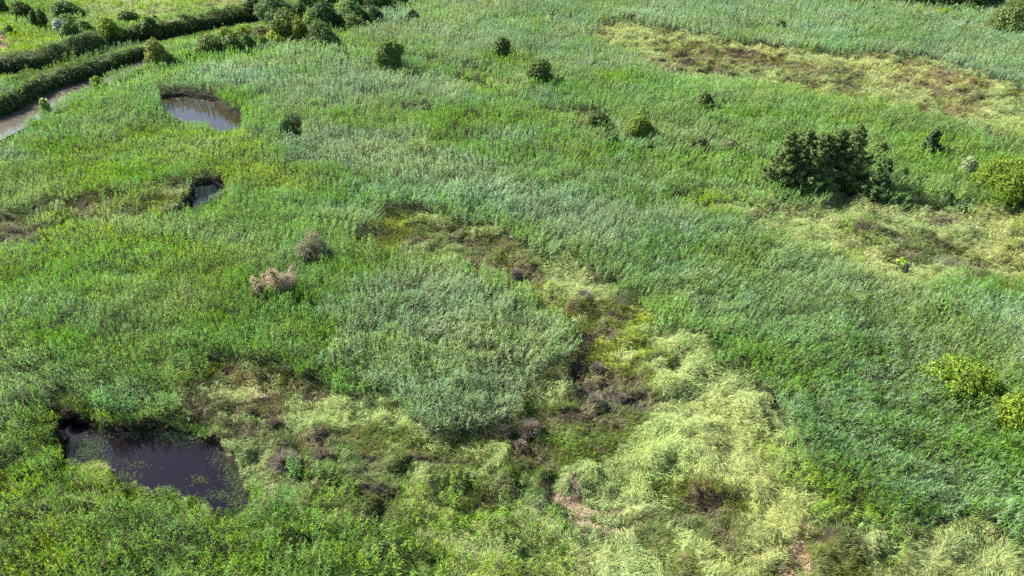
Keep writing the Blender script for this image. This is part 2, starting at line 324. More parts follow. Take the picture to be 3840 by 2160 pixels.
def link(name, me, parent=None):
    o = bpy.data.objects.new(name, me); COL.objects.link(o)
    if parent: o.parent = parent
    return o
def tag(o, label=None, cat=None, group=None, kind=None):
    if label: o['label'] = label
    if cat: o['category'] = cat
    if group: o['group'] = group
    if kind: o['kind'] = kind
    return o
def quads(name, V, mat, tint=None):            # V: (n,4,3)
    n = len(V); idx = np.arange(n * 4)
    return mesh_np(name, V.reshape(-1, 3), idx, np.arange(n) * 4, np.full(n, 4), mat,
                   None if tint is None else np.repeat(tint, 4, axis=0))
def blades(base, d0, L, w, droop, rng, flat=0.5):
    """bent strips: quad + tip triangle; base (n,3), d0 unit (n,3), L, w, droop (n,)"""
    n = len(base)
    side = np.cross(d0, np.array([0, 0, 1.0])); side += 1e-4
    side /= np.linalg.norm(side, axis=1, keepdims=True)
    nrm = np.cross(side, d0)
    roll = rng.uniform(-1, 1, n)[:, None] * (1 - flat) * 1.5
    wv = side * np.cos(roll) + nrm * np.sin(roll)
    p1 = base + d0 * (L * .55)[:, None]; p1[:, 2] -= L * droop * .15
    d1 = d0.copy(); d1[:, 2] -= droop * 1.0
    d1 /= np.linalg.norm(d1, axis=1, keepdims=True)
    p2 = p1 + d1 * (L * .5)[:, None]
    h = (w * .5)[:, None] * wv
    V = np.stack([base - h * .7, base + h * .7, p1 + h, p1 - h, p2], axis=1).astype(np.float32)
    i0 = np.arange(n)[:, None] * 5
    loops = (i0 + np.array([0, 1, 2, 3, 3, 2, 4])[None]).ravel()
    starts = (np.arange(n)[:, None] * 7 + np.array([0, 4])[None]).ravel()
    totals = np.tile([4, 3], n)
    return V.reshape(-1, 3), loops, starts, totals
def sph(az, el):
    return np.stack([np.cos(az) * np.cos(el), np.sin(az) * np.cos(el), np.sin(el)], axis=-1)

# ------------------------------------------------------------------ ground
def far_edge(key, n):
    P = np.array(WWORLD[key][:n]); o = np.argsort(P[:, 1]); return P[o]
E1, E2 = far_edge('CH1', 11), far_edge('CH2', 10)
def bank_d(E, x, y): return (np.interp(y, E[:, 1], E[:, 0]) - x) * .85
def bank_z(x, y):
    out = np.zeros(np.shape(x))
    for E, top, wd in ((E1, .35, 2.5), (E2, .85, 4.5)):
        d = bank_d(E, x, y)
        fade = sstep(E[0, 1] - 6, E[0, 1], y) * (1 - sstep(E[-1, 1] - 3, E[-1, 1] + 3, y))
        out = np.maximum(out, top * sstep(-.1, .7, d) * (1 - sstep(wd, wd + 5, d)) * fade)
    return out
def on_bank(x, y):
    m = np.zeros(np.shape(x), bool)
    for E, wd in ((E1, 2.0), (E2, 2.6)):
        d = bank_d(E, x, y); m |= (d > .5) & (d < wd) & (y > E[0, 1] - 6) & (y < E[-1, 1])
    return m
def hummock(x, y, k):
    h = np.where(HT[k] > 1, .12, .42) * np.clip(fbm(x, y, 1.9, 91, 3, .6) + .3, 0, 1.6)
    for pl in WPOLY.values():                              # flat shores: the ground stays low beside open water
        for zz in (.1, .4, .8, 1.2):
            u, v, _ = project(x, y, zz); h = np.where(inpoly(u, v, pl), 0, h)
    return h
def ground_z(x, y, kd):
    w, which = water_at(x, y)
    z = .04 + .10 * cdf(fbm(x, y, 4, 11, 3)) + bank_z(x, y) + hummock(x, y, kd)
    return np.where(w, np.where(which >= 5, -1.35, -.5), z), w
xs = np.concatenate([-np.geomspace(3000, 154, 14), np.arange(-150, 150.1, .40), np.geomspace(154, 3000, 14)])
ys = np.concatenate([-np.geomspace(3000, 12, 16), np.arange(10, 190, .40), np.geomspace(193, 3500, 14)])
X, Y = np.meshgrid(xs, ys)
rg = np.random.RandomState(3)
kd = kind_at(X, Y, rg.rand(*X.shape)); Z, wm = ground_z(X, Y, kd); gc = GC[kd]
wd = wm.copy()
for _ in range(2): wd[1:-1, 1:-1] |= wd[:-2, 1:-1] | wd[2:, 1:-1] | wd[1:-1, :-2] | wd[1:-1, 2:]
gc[wd] = (.022, .020, .012)
gc[(Y > 189) | (np.abs(X) > 149) | (Y < 11)] = (.075, .115, .032)
ny, nx = X.shape
ii = (np.arange(ny - 1)[:, None] * nx + np.arange(nx - 1)[None]).ravel()
lp = np.stack([ii, ii + 1, ii + nx + 1, ii + nx], 1).ravel(); nf = len(ii)
def mat_ground():
    m = bpy.data.materials.new("marsh_soil"); m.use_nodes = True; n = m.node_tree.nodes; l = m.node_tree.links
    b = n["Principled BSDF"]; b.inputs['Roughness'].default_value = .95; b.inputs['Specular IOR Level'].default_value = .1
    a = n.new("ShaderNodeAttribute"); a.attribute_name = 'tint'
    c = n.new("ShaderNodeTexCoord"); t = n.new("ShaderNodeTexNoise"); t.inputs['Scale'].default_value = 2.2
    t.inputs['Detail'].default_value = 8; t.inputs['Roughness'].default_value = .7
    l.new(c.outputs['Object'], t.inputs['Vector'])
    r = n.new("ShaderNodeMapRange"); r.inputs['From Min'].default_value = .3; r.inputs['From Max'].default_value = .7
    r.inputs['To Min'].default_value = .55; r.inputs['To Max'].default_value = 1.4
    l.new(t.outputs['Fac'], r.inputs['Value'])
    v = n.new("ShaderNodeVectorMath"); v.operation = 'SCALE'; l.new(a.outputs['Color'], v.inputs[0]); l.new(r.outputs[0], v.inputs['Scale'])
    l.new(v.outputs[0], b.inputs['Base Color'])
    bp = n.new("ShaderNodeBump"); bp.inputs['Strength'].default_value = 1; bp.inputs['Distance'].default_value = .12
    l.new(t.outputs['Fac'], bp.inputs['Height']); l.new(bp.outputs[0], b.inputs['Normal'])
    return m
g = link('ground', mesh_np('ground', np.stack([X, Y, Z], -1).reshape(-1, 3), lp, np.arange(nf) * 4, np.full(nf, 4), mat_ground(), gc.reshape(-1, 3)))
tag(g, 'wet marsh soil and leaf litter under the reeds and grass', 'ground', kind='structure')

# ------------------------------------------------------------------ water
def sheet(name, poly, z, grow, mat, label, cat):
    P = np.array(poly); c = P.mean(0); dv = P - c
    P = P + dv / np.maximum(np.linalg.norm(dv, axis=1, keepdims=True), .1) * grow
    me = bpy.data.meshes.new(name); me.from_pydata([(x, y, z) for x, y in P], [], [list(range(len(P)))]); me.materials.append(mat)
    import bmesh
    bm = bmesh.new(); bm.from_mesh(me); bmesh.ops.triangulate(bm, faces=bm.faces); 
    bmesh.ops.recalc_face_normals(bm, faces=bm.faces)
    for f in bm.faces:
        if f.normal.z < 0: f.normal_flip()
    bm.to_mesh(me); bm.free()
    return tag(link(name, me), label, cat, kind='structure')
def hull(poly, grow):
    P = sorted(set((float(a), float(b)) for a, b in poly))
    def half(pts):
        h = []
        for p in pts:
            while len(h) > 1 and (h[-1][0]-h[-2][0])*(p[1]-h[-2][1]) - (h[-1][1]-h[-2][1])*(p[0]-h[-2][0]) <= 0: h.pop()
            h.append(p)
        return h
    H = half(P)[:-1] + half(P[::-1])[:-1]
    H = np.array(H); c = H.mean(0); dv = H - c
    return H + dv / np.linalg.norm(dv, axis=1, keepdims=True) * grow
sheet('pond_water', hull(WWORLD['POND1'], 4), WLEV['POND1'], 0, mat_water("peat_water", (.0050, .0028, .0062), .04, .006), 'dark purple brown water of the nearest pond', 'pond')
sheet('pond_water', hull(WWORLD['POND2'], 9), WLEV['POND2'], 0, mat_water("silty_water", (.022, .014, .009), .02, .006), 'pond reflecting pale sky under a tall reed wall', 'pond')
sheet('pond_water', hull(WWORLD['POND3'], 4), WLEV['POND3'], 0, mat_water("blue_water", (.006, .006, .014), .02, .008), 'small blue pond at the end of the left gully', 'pond')
sheet('pond_water', hull(WWORLD['POND4'], 2), WLEV['POND4'], 0, mat_water("brown_water", (.050, .030, .018), .05, .01), 'tiny brown pool almost hidden by reeds', 'pond')
M_CH = mat_water("turbid_water", (.095, .088, .075), .03, .006)
sheet('channel_water', hull(WWORLD['CH1'], 14), WLEV['CH1'], 0, M_CH, 'muddy channel reflecting the sky at the left edge', 'channel')
sheet('channel_water', hull(WWORLD['CH2'], 4), WLEV['CH2'], 0, M_CH, 'narrow shaded ditch beneath the far bank', 'channel')

# ------------------------------------------------------------------ reeds and grass
DENS = 2.2
def grid_points(rng, tallp):
    bands = ([(12, 32, .235), (32, 48, .26), (48, 68, .30), (68, 95, .36), (95, 130, .44), (130, 215, .57)] if tallp else
             [(12, 32, .20), (32, 48, .25), (48, 68, .32), (68, 95, .41), (95, 130, .53), (130, 192, .70)])
    out = []
    for y0, y1, s in bands:
        s = s if tallp else s / math.sqrt(DENS)
        hw = lambda y: 0.75 * (y * cp + CAM_H * sp_) * 1.06 + 4
        w = hw(y1); gx = np.arange(-w, w, s); gy = np.arange(y0, y1, s)
        x, y = np.meshgrid(gx, gy); x = x.ravel(); y = y.ravel()
        x = x + rng.uniform(-.5, .5, x.shape) * s * 1.1; y = y + rng.uniform(-.5, .5, y.shape) * s * 1.1
        k = np.abs(x) < hw(y); out.append(np.stack([x[k], y[k], np.full(k.sum(), s)], 1))
    return np.concatenate(out)
rng = np.random.RandomState(17)
wind = R(-25)                                                # leaves stream to the right and a little towards the camera
def emit(K, tallp, name, mat, label, cat):
    P = grid_points(rng, tallp); wat, _ = water_at(P[:, 0], P[:, 1]); P = P[~wat]
    k = kind_at(P[:, 0], P[:, 1], np.random.RandomState(9).rand(len(P))); k = np.where(on_bank(P[:, 0], P[:, 1]), T['BANK'], k); sel = (HT[k] > 1) == tallp
    x, y, s = P[sel].T; k = k[sel]; n = len(x); out = []; gz = bank_z(x, y) + hummock(x, y, k)
    H0 = HT[k].copy(); col = TC[k].copy()
    big = fbm(x, y, 9, 21, 2); med = fbm(x, y, 2.2, 22, 2); sm = fbm(x, y, .7, 23, 2)
    hue = fbm(x, y, 14, 31, 3)
    ca, sa = math.cos(R(-20)), math.sin(R(-20))
    lane = fbm((x * ca + y * sa) / 3.0, (-x * sa + y * ca), 2.6, 35, 3)   # combed by the wind in long lanes
    grey = np.clip(.10 * lane + .04 * rng.randn(n), -.2, .35)[:, None] * (1 if tallp else .6)  # sheen along the lanes painted into the blade colour as grey, plus random tone
    col = col * (1 - grey) + grey * np.array([.30, .36, .27])
    col = col * (1 + .07 * hue + .05 * med + .14 * rng.randn(n))[:, None]
    yel = np.clip(.06 * fbm(x, y, 6, 33, 3) + .07 * rng.randn(n), -.3, .4)
    col[:, 0] *= 1 + yel; col[:, 2] *= 1 - .6 * yel
    if tallp:
        H = H0 * (1 + 0.07 * big + .10 * med + .15 * sm + .05 * rng.randn(n))
        leanA = wind + .7 * fbm(x, y, 7, 41, 2); lean = np.clip(.22 + .10 * lane + .12 * fbm(x, y, 4, 42, 2) + .06 * rng.randn(n), 0, .7) * H * (.8 + LIE[k])
    else:
        H = H0 * np.clip(1 + .35 * med + .25 * sm, .25, 2)
        flow = wind + 1.0 * fbm(x, y, 3.5, 45, 4, .7)
        lay = fbm(x, y, 1.3, 46, 3)
    dead = rng.rand(n)
    for j in range(K):
        t = (j + rng.rand(n)) / K
        if tallp:
            az = np.where(rng.rand(n) < .5, leanA + .9 * rng.randn(n), rng.uniform(0, 6.283, n))
            el = R(44) + t * R(32) + .20 * rng.randn(n)
            h = H * (.34 + .58 * t ** .7)
            L = (.23 + .19 * rng.rand(n)) * (.70 + 1.0 * s); w = (.028 + .018 * rng.rand(n)) * (s / .25) ** 1.0
            dr = .45 + .5 * rng.rand(n)
            q = (h / H) ** 2
            bx = x + np.cos(leanA) * lean * q + .04 * rng.randn(n); by = y + np.sin(leanA) * lean * q + .04 * rng.randn(n)
            c = col * (1 + .10 * rng.randn(n))[:, None]
            low = t < .22
            c = np.where((low & (rng.rand(n) < .28))[:, None], np.array([.22, .19, .10]) * rng.uniform(.7, 1.2, n)[:, None], c)
            L = np.where(low, L * 1.5, L)
        else:
            lie = LIE[k]
            az = flow + (.75 - .2 * lie) * rng.randn(n)
            el = (1 - lie) * R(60) + R(8) + .30 * rng.randn(n) + .25 * np.clip(lay, -1, 1.5)
            h = H * (.25 + .65 * t) * rng.uniform(.6, 1.1, n)
            L = (.22 + .30 * rng.rand(n)) * (.65 + 1.2 * s) * np.where(H0 < .25, .65, 1.0); w = (.018 + .024 * rng.rand(n)) * (s / .22) ** .9
            dr = .25 + .5 * rng.rand(n)
            bx = x + rng.uniform(-.5, .5, n) * s * 1.3; by = y + rng.uniform(-.5, .5, n) * s * 1.3
            c = col * (1 + .16 * rng.randn(n))[:, None]
            br = rng.rand(n) < .17
            c = np.where(br[:, None], c * .3 + .7 * np.array([.24, .19, .11]), c)
        base = np.stack([bx, by, np.maximum(h, .03) + .08 + gz], 1)
        out.append((*blades(base, sph(az, np.clip(el, -.1, 1.5)), L, w, dr, rng), np.clip(c, .004, .9)))
    nv = 0; nl = 0; Vs = []; Ls = []; Ss = []; Ts = []; Cs = []
    for V, lo, st, to, c in out:
        Vs.append(V); Ls.append(lo + nv); Ss.append(st + nl); Ts.append(to); Cs.append(np.repeat(c, 5, axis=0)); nv += len(V); nl += len(lo)
    me = mesh_np(name, np.concatenate(Vs), np.concatenate(Ls), np.concatenate(Ss), np.concatenate(Ts), mat, np.concatenate(Cs))
    print(name, n, 'plants', nv, 'verts')
    return tag(link(name, me), label, cat, kind='stuff')
emit(13, True, 'reeds', M_REED, 'green wind swept reeds covering the marsh', 'reeds')
emit(9, False, 'marsh_grass', M_GRASS, 'pale and olive lodged marsh grass between the reeds', 'grass')

# brambles and dead stems hanging over the shaded channel banks
rng = np.random.RandomState(8)
B0 = []; D0 = []
for E, top, hf in ((E1, .35, .55), (E2, .85, 1.0)):
    sgl = np.linalg.norm(np.diff(E, axis=0), axis=1); n = int(sgl.sum() * 420)
    yy = rng.uniform(E[0, 1] - 4, E[-1, 1] + 3, n); xx = np.interp(yy, E[:, 1], E[:, 0])
    f = rng.rand(n); vary = .15 + 1.5 * cdf(fbm(xx, yy, 3.5, 96, 4, .7)); h = -.75 + f * (top + .75 + 1.35 * vary * hf); bul = .30 * np.sin(np.clip(f * 1.25, 0, 1) * 3.14) + .7 * cdf(fbm(xx, yy, 2.4, 95, 3)) - .45
    B0.append(np.stack([xx + bul + .25 * rng.randn(n) - .35 * np.maximum(f - .6, 0) * 4, yy + .2 * rng.randn(n), h], 1))
    D0.append(sph(rng.normal(-.35, 1.0, n), rng.normal(.15, .5, n)))
B0 = np.concatenate(B0); D0 = np.concatenate(D0); n = len(B0)
V, lo, st, to = blades(B0, D0, rng.uniform(.3, .75, n), rng.uniform(.07, .15, n), rng.uniform(.3, 1.0, n), rng)
c = np.array([.100, .165, .048]) * rng.uniform(.6, 1.4, n)[:, None]
k = rng.rand(n) < .10; c[k] = np.array([.22, .18, .12]) * rng.uniform(.6, 1.2, k.sum())[:, None]
tag(link('bank_brambles', mesh_np('bank_brambles', V, lo, st, to, M_REED, np.repeat(c, 5, axis=0))), 'dark tangled brambles hanging over the channel banks', 'brambles', kind='stuff')

# small water plants poking out of the nearest pond
rng = np.random.RandomState(5)
pts = []
for (cx, cy, ru, rv, n_) in [(890,1770,45,110,2200),(850,1690,50,60,900),(700,1632,90,22,1300),(330,1680,55,35,1300),(345,1735,50,25,900),(420,1630,60,20,160),(500,1745,60,18,120),(745,1800,30,14,160),(620,1840,50,14,420),(910,1880,45,25,700),(450,1790,60,16,300),(820,1860,40,16,200)]:
    n = n_ // 2; pts.append(np.stack([cx + ru * rng.randn(n) * .6, cy + rv * rng.randn(n) * .6], 1))
pts = np.concatenate(pts); px, py = unproject(pts[:, 0], pts[:, 1], -.1)
k = inpoly(px, py, WWORLD['POND1']); px, py = px[k], py[k]; n = len(px)
Vs = []; 
px = np.repeat(px, 3) + .06 * rng.randn(3 * n); py = np.repeat(py, 3) + .06 * rng.randn(3 * n); n *= 3
b = np.stack([px, py, np.full(n, -.11)], 1)
V, lo, st, to = blades(b, sph(rng.uniform(0, 6.28, n), rng.uniform(.2, 1.3, n)), rng.uniform(.07, .20, n), rng.uniform(.012, .030, n), rng.uniform(.1, .6, n), rng)
c = np.array([.13, .17, .085]) * rng.uniform(.5, 1.4, n)[:, None]
tag(link('water_plants', mesh_np('water_plants', V, lo, st, to, M_GRASS, np.repeat(c, 5, axis=0))), 'grey green sprouts poking out of the nearest pond', 'water plants', kind='stuff')

# ------------------------------------------------------------------ trees and shrubs
def tubes(name, segs, mat, parent, sides=5):
    """segs: list of (p0, p1, r0, r1)"""
    V = []; F = []
    for p0, p1, r0, r1 in segs:
        p0 = np.array(p0, float); p1 = np.array(p1, float); dd = p1 - p0; dd /= np.linalg.norm(dd) + 1e-9
        a = np.cross(dd, [0.3, .9, .1]); a /= np.linalg.norm(a); b_ = np.cross(dd, a); o = len(V)
        for pp, rr in ((p0, r0), (p1, r1)):
            for i in range(sides):
                t = 6.2832 * i / sides; V.append(pp + rr * (a * math.cos(t) + b_ * math.sin(t)))
        for i in range(sides):
            j = (i + 1) % sides; F.append((o + i, o + j, o + sides + j, o + sides + i))
    me = bpy.data.meshes.new(name); me.from_pydata([tuple(v) for v in V], [], F); me.materials.append(mat)
    return link(name, me, parent)
def leafcards(name, C, N, size, col, jit, mat, parent, rng, aspect=.55, nmix=.8):
    """diamond leaf sprays at C facing roughly N"""
    n = len(C)
    nn = N * nmix + rng.randn(n, 3) * .6; nn /= np.linalg.norm(nn, axis=1, keepdims=True)
    a = np.cross(nn, rng.randn(n, 3)); a /= np.linalg.norm(a, axis=1, keepdims=True); b_ = np.cross(nn, a)
    s = (size * rng.uniform(.6, 1.35, n))[:, None]
    fold = nn * s * .18
    V = np.stack([C - a * s, C - b_ * s * aspect + fold, C + a * s, C + b_ * s * aspect + fold], 1)
    c = np.array(col)[None] if np.ndim(col) == 1 else col
    c = c * (1 + jit * rng.randn(n))[:, None]
    yl = (.10 * rng.randn(n)); c = c * np.stack([1 + yl, np.ones(n), 1 - yl], 1)
    me = quads(name, V.astype(np.float32), mat, np.clip(c, .003, .9).astype(np.float32))
    return link(name, me, parent)

def base_of(u, vb, hidden=.8):
    px, py = unproject(u, vb, hidden); px, py = float(px), float(py)
    _, _, dep = project(px, py, 0.0)
    return px, py, float(dep)
def sizes(u, vb, w, h, hidden):
    px, py, dep = base_of(u, vb, hidden)
    ppm = FPX / dep; el = math.atan2(CAM_H, math.hypot(px, py))
    Wm = w / ppm * 1.15
    Hm = max((h / ppm - .30 * Wm * math.sin(el)) / math.cos(el), h / ppm * .55)
    return px, py, dep, Wm, Hm + hidden * .9
NTREE = [0]
def crown_lobes(rng, Wm, Hm, nl, lo=.12, spread=1.0, up=0.0):
    L = []
    for i in range(nl):
        t = (i + .5) / nl; r = math.sqrt(t) * rng.uniform(.26, .42) * Wm * spread; a = i * 2.4 + rng.uniform(-.5, .9)
        zz = Hm * (lo + .16 + .46 * rng.rand() * (1 - .6 * t) + .10 * up)
        rad = Wm * rng.uniform(.13, .27) * (1.2 - .4 * t)
        L.append((np.array([r * math.cos(a), r * math.sin(a), zz]), rad, min(rad * rng.uniform(.8, 1.3), Hm * .42)))
    L[0] = (np.array([0, 0, Hm * .62]), Wm * .29, Hm * .38)
    return L
def broadleaf(name, u, vb, w, h, col, label, cat, group=None, hidden=.8, nl=9, dens=1.0, leaf=None, jit=.20, openness=0.0, shape='dome', mat=None, parts=('crown', 'trunk')):
    NTREE[0] += 1; rng = np.random.RandomState(400 + NTREE[0])
    px, py, dep, Wm, Hm = sizes(u, vb, w, h, hidden)
    e = bpy.data.objects.new(name, None); COL.objects.link(e); e.location = (px, py, 0); tag(e, label, cat, group)
    L = crown_lobes(rng, Wm, Hm, nl)
    if shape == 'upright':
        L = [(np.array([c[0] * .75, c[1] * .75, Hm * (.30 + .42 * ((i * .618) % 1))]), Wm * rng.uniform(.24, .32), Hm * rng.uniform(.17, .24)) for i, (c, a, b_) in enumerate(L)]
        L[0] = (np.array([0, 0, Hm * .55]), Wm * .38, Hm * .38)
    ls = leaf or max(.085, dep / 683 * .95)
    ls = min(ls, Wm * .12)
    Cs = []; Ns = []
    for c, ra, rz in L:
        area = 4 * math.pi * ra * rz
        n = int(min(6000, area / (ls * ls * 1.1) * 2.6 * dens)) + 12
        dv = rng.randn(n, 3); dv /= np.linalg.norm(dv, axis=1, keepdims=True)
        rr = np.where(rng.rand(n) < .68, 1 - np.abs(rng.randn(n)) * .12, rng.uniform(.3, .95, n)); rr = np.where(rng.rand(n) < .09, rng.uniform(1.0, 1.28, n), rr)
        bump = 1 + .16 * np.sin(dv[:, 0] * 7 + c[0] * 5) * np.sin(dv[:, 1] * 6 + 2) + .13 * np.sin(dv[:, 2] * 9 + dv[:, 0] * 5 + 1)
        p = c + dv * np.array([ra, ra, rz]) * (rr * bump)[:, None]
        keep = p[:, 2] > .15
        if openness: keep &= rng.rand(n) > openness
        Cs.append(p[keep]); Ns.append(dv[keep])
    C = np.concatenate(Cs); N = np.concatenate(Ns); N[:, 2] += .35
    # clumps: whole sprays differ a little in tone
    q = np.floor(C / (Wm * .11)).astype(int); hsh = ((q[:, 0] * 73856093) ^ (q[:, 1] * 19349663) ^ (q[:, 2] * 83492791)) % 1000 / 1000.0
    cc = np.array(col)[None] * 1.25 * (.82 + .36 * hsh)[:, None]
    leafcards(parts[0], C, N, ls, cc, jit, mat or M_LEAF, e, rng)
    if parts[1]:
        r0 = max(.05, Wm * .03); segs = [((0, 0, -.1), (0, 0, Hm * .35), r0, r0 * .75)]
        for c, ra, rz in L[:7]:
            m = c * .5 + np.array([0, 0, Hm * .12]); segs.append(((0, 0, Hm * .2), m, r0 * .6, r0 * .4)); segs.append((m, c + np.array([0, 0, rz * .4]), r0 * .4, r0 * .12))
        tubes(parts[1], segs, M_BARK, e)
    return e
def conifer(name, u, vb, w, h, col, label, cat='tree', group=None, hidden=.6, plumes=5, lean=0, seed=0, leaf=None):
    NTREE[0] += 1; rng = np.random.RandomState(900 + NTREE[0] + seed)
    px, py, dep, Wm, Hm = sizes(u, vb, w, h, hidden); Hm *= 1.05
    e = bpy.data.objects.new(name, None); COL.objects.link(e); e.location = (px, py, 0); tag(e, label, cat, group)
    ls = leaf or max(.085, dep / 683 * .85); Cs = []; Ns = []; segs = [((0, 0, -.1), (lean * Hm * .5, 0, Hm * .95), Wm * .035, .02)]
    # branches sweep out and up from the stem, each carrying sprigs
    nb = int(plumes * 14)
    for i in range(nb):
        t = (i + rng.rand()) / nb; z0 = Hm * (.04 + .88 * t)
        prof = (1 - t) ** .75 * (.85 + .15 * math.sin(t * 9)) * min(1, .62 + t * 2)
        R_ = Wm * .5 * prof * rng.uniform(.72, 1.12) + .12
        a = i * 2.39996 + rng.uniform(-.4, .4); up = rng.uniform(.35, .9)
        b0 = np.array([lean * Hm * .5 * t, 0, z0]); b1 = b0 + np.array([math.cos(a) * R_, math.sin(a) * R_, R_ * up])
        segs.append((b0, b1, .02 + .012 * R_, .008))
        n = int(R_ / ls * 14 * (.5 + .5 * R_)) + 14
        f = rng.rand(n) ** .6; wd = (.10 + .16 * R_) * (1.15 - f)
        p = b0 + (b1 - b0) * f[:, None] + rng.randn(n, 3) * wd[:, None] * np.array([1, 1, .7])
        Cs.append(p); nv = (b1 - b0) / np.linalg.norm(b1 - b0) + np.array([0, 0, .4]); Ns.append(np.repeat(nv[None], n, 0))
    C = np.concatenate(Cs); N = np.concatenate(Ns); k = C[:, 2] > .1; C = C[k]; N = N[k]
    q = np.floor(C / .55).astype(int); hsh = ((q[:, 0] * 73856093) ^ (q[:, 1] * 19349663) ^ (q[:, 2] * 83492791)) % 1000 / 1000.0
    leafcards('crown', C, N, ls, np.array(col)[None] * 1.35 * (.65 + .7 * hsh)[:, None], .22, M_LEAF, e, rng, aspect=.38)
    tubes('trunk', segs, M_BARK, e, 4)
    return e
# colours
DK = (.055, .088, .020); MD = (.070, .125, .030); YG = (.165, .215, .030); OL = (.105, .145, .035)
LG = (.115, .180, .050); SV = (.250, .275, .225); PG = (.140, .230, .050); CF = (.095, .130, .040)
# (u, base v, width, height, colour, label, kind)
far_left = 'bushes on the rough ground beyond the channels'
S = [
 (91,52,62,34,DK,'dark domed bush at the upper left corner of the marsh','shrub',far_left),
 (50,25,26,13,DK,'smallest dark bush in the upper left corner','shrub',far_left),
 (8,36,40,34,DK,'dark bush cut off by the left edge near the top','shrub',far_left),
 (166,40,34,18,DK,'low dark bush on the rim of the far yellow meadow','shrub',far_left),
 (133,88,24,34,DK,'narrow dark bush, left of a close dark pair','shrub',far_left),
 (164,90,32,42,DK,'taller dark bush, right of a close dark pair','shrub',far_left),
 (40,124,28,24,MD,'small dark bush above the bare sand patch','shrub',far_left),
 (255,66,80,46,MD,'spreading green tree beside the far yellow meadow','tree',far_left),
 (258,92,58,30,OL,'olive bush just behind the silver shrub','shrub',far_left),
 (274,146,66,50,MD,'flat topped green tree right of the silver shrub','tree',far_left),
 (322,124,56,38,OL,'olive bush behind the white egret','shrub',far_left),
 (412,122,70,44,YG,'yellow topped bush above the far bank','shrub',far_left),
 (482,86,58,33,DK,'blackish green bush between the far meadow and the bank','shrub',far_left),
 (566,106,50,34,DK,'dark ragged bush right at the rim of the far bank','shrub',far_left),
 (585,80,24,17,DK,'tiny round dark bush behind the far bank','shrub',far_left),
 (330,152,26,14,(.24,.32,.03),'tiny lime green bush on the grass of the far bank','shrub',far_left),
 (970,34,76,42,DK,'dark bush where the far bank meets the tree clump','shrub',far_left),
]
bank = 'bushes along the near bank of the channels'
S += [
 (592,226,82,66,(.165,.19,.035),'yellow green bush leaning over the bend of the near bank','shrub',bank),
 (662,235,38,20,YG,'low yellow bush, left of three small ones under the bank','shrub',bank),
 (710,218,40,20,YG,'low yellow bush, middle of three small ones under the bank','shrub',bank),
 (754,231,24,16,YG,'low yellow bush, right of three small ones under the bank','shrub',bank),
 (365,312,48,26,YG,'yellow bush on the reeds beside the muddy channel','shrub',bank),
 (173,412,38,40,(.20,.27,.07),'pale green bush standing at the edge of the muddy channel','shrub',bank),
 (795,186,92,50,OL,'long olive bush at the left end of the bank thicket','shrub',bank),
 (850,150,70,40,YG,'yellow bush behind the long olive bush of the bank thicket','shrub',bank),
 (870,182,60,44,OL,'brownish olive bush in the middle of the bank thicket','shrub',bank),
 (930,174,56,40,MD,'dark green bush at the front of the bank thicket','shrub',bank),
 (925,135,80,36,YG,'bright yellow green bush at the back of the bank thicket','shrub',bank),
 (985,140,70,40,(.15,.15,.06),'tawny bush between yellow bushes of the bank thicket','shrub',bank),
 (990,168,40,30,OL,'small olive bush below the tawny bush','shrub',bank),
 (1030,156,76,36,(.21,.26,.03),'bright lime bush in front of the tree clump','shrub',bank),
]
clump = 'trees of the clump at the end of the far bank'
S += [
 (1036,86,108,88,(.105,.165,.055),'largest pale green tree of the clump beside the silver shrub','tree',clump),
 (1110,58,90,34,(.07,.08,.035),'dark brambly tree behind the pale green tree','tree',clump),
 (1133,76,54,56,MD,'small round topped tree between pale and dark trees','tree',clump),
 (1082,136,112,82,OL,'broad olive tree below the pale green tree','tree',clump),
 (1129,148,70,64,(.15,.18,.03),'yellowish tree in the front row of the clump','tree',clump),
 (1207,157,108,64,(.075,.115,.03),'broad dark green tree at the front of the clump','tree',clump),
 (1222,94,98,74,(.05,.09,.025),'dark round tree standing tallest in the clump','tree',clump),
 (1170,100,70,50,PG,'light green tree left of the dark round tree','tree',clump),
 (1300,50,100,40,PG,'light green tree behind the right end of the clump','tree',clump),
 (1322,74,86,58,MD,'mid green tree at the right end of the clump','tree',clump),
 (1327,100,84,42,OL,'low olive tree below the right end of the clump','tree',clump),
 (1405,74,56,42,(.05,.085,.03),'dark round bush standing apart right of the clump','shrub',clump),
]
row = 'trees in the row along the top edge'
S += [
 (1175,20,90,50,DK,'dark tree cut by the top edge left of the clump row','tree',row),
 (1250,16,80,50,DK,'dark tree cut by the top edge above the round tree','tree',row),
 (1340,22,90,50,MD,'green tree cut by the top edge, third in the dark row','tree',row),
 (1415,28,80,50,DK,'dark tree cut by the top edge, fourth in the dark row','tree',row),
 (1490,14,80,40,MD,'low green tree ending the dark row at the top edge','tree',row),
]
lone = 'lone trees and shrubs on the open reed bed'
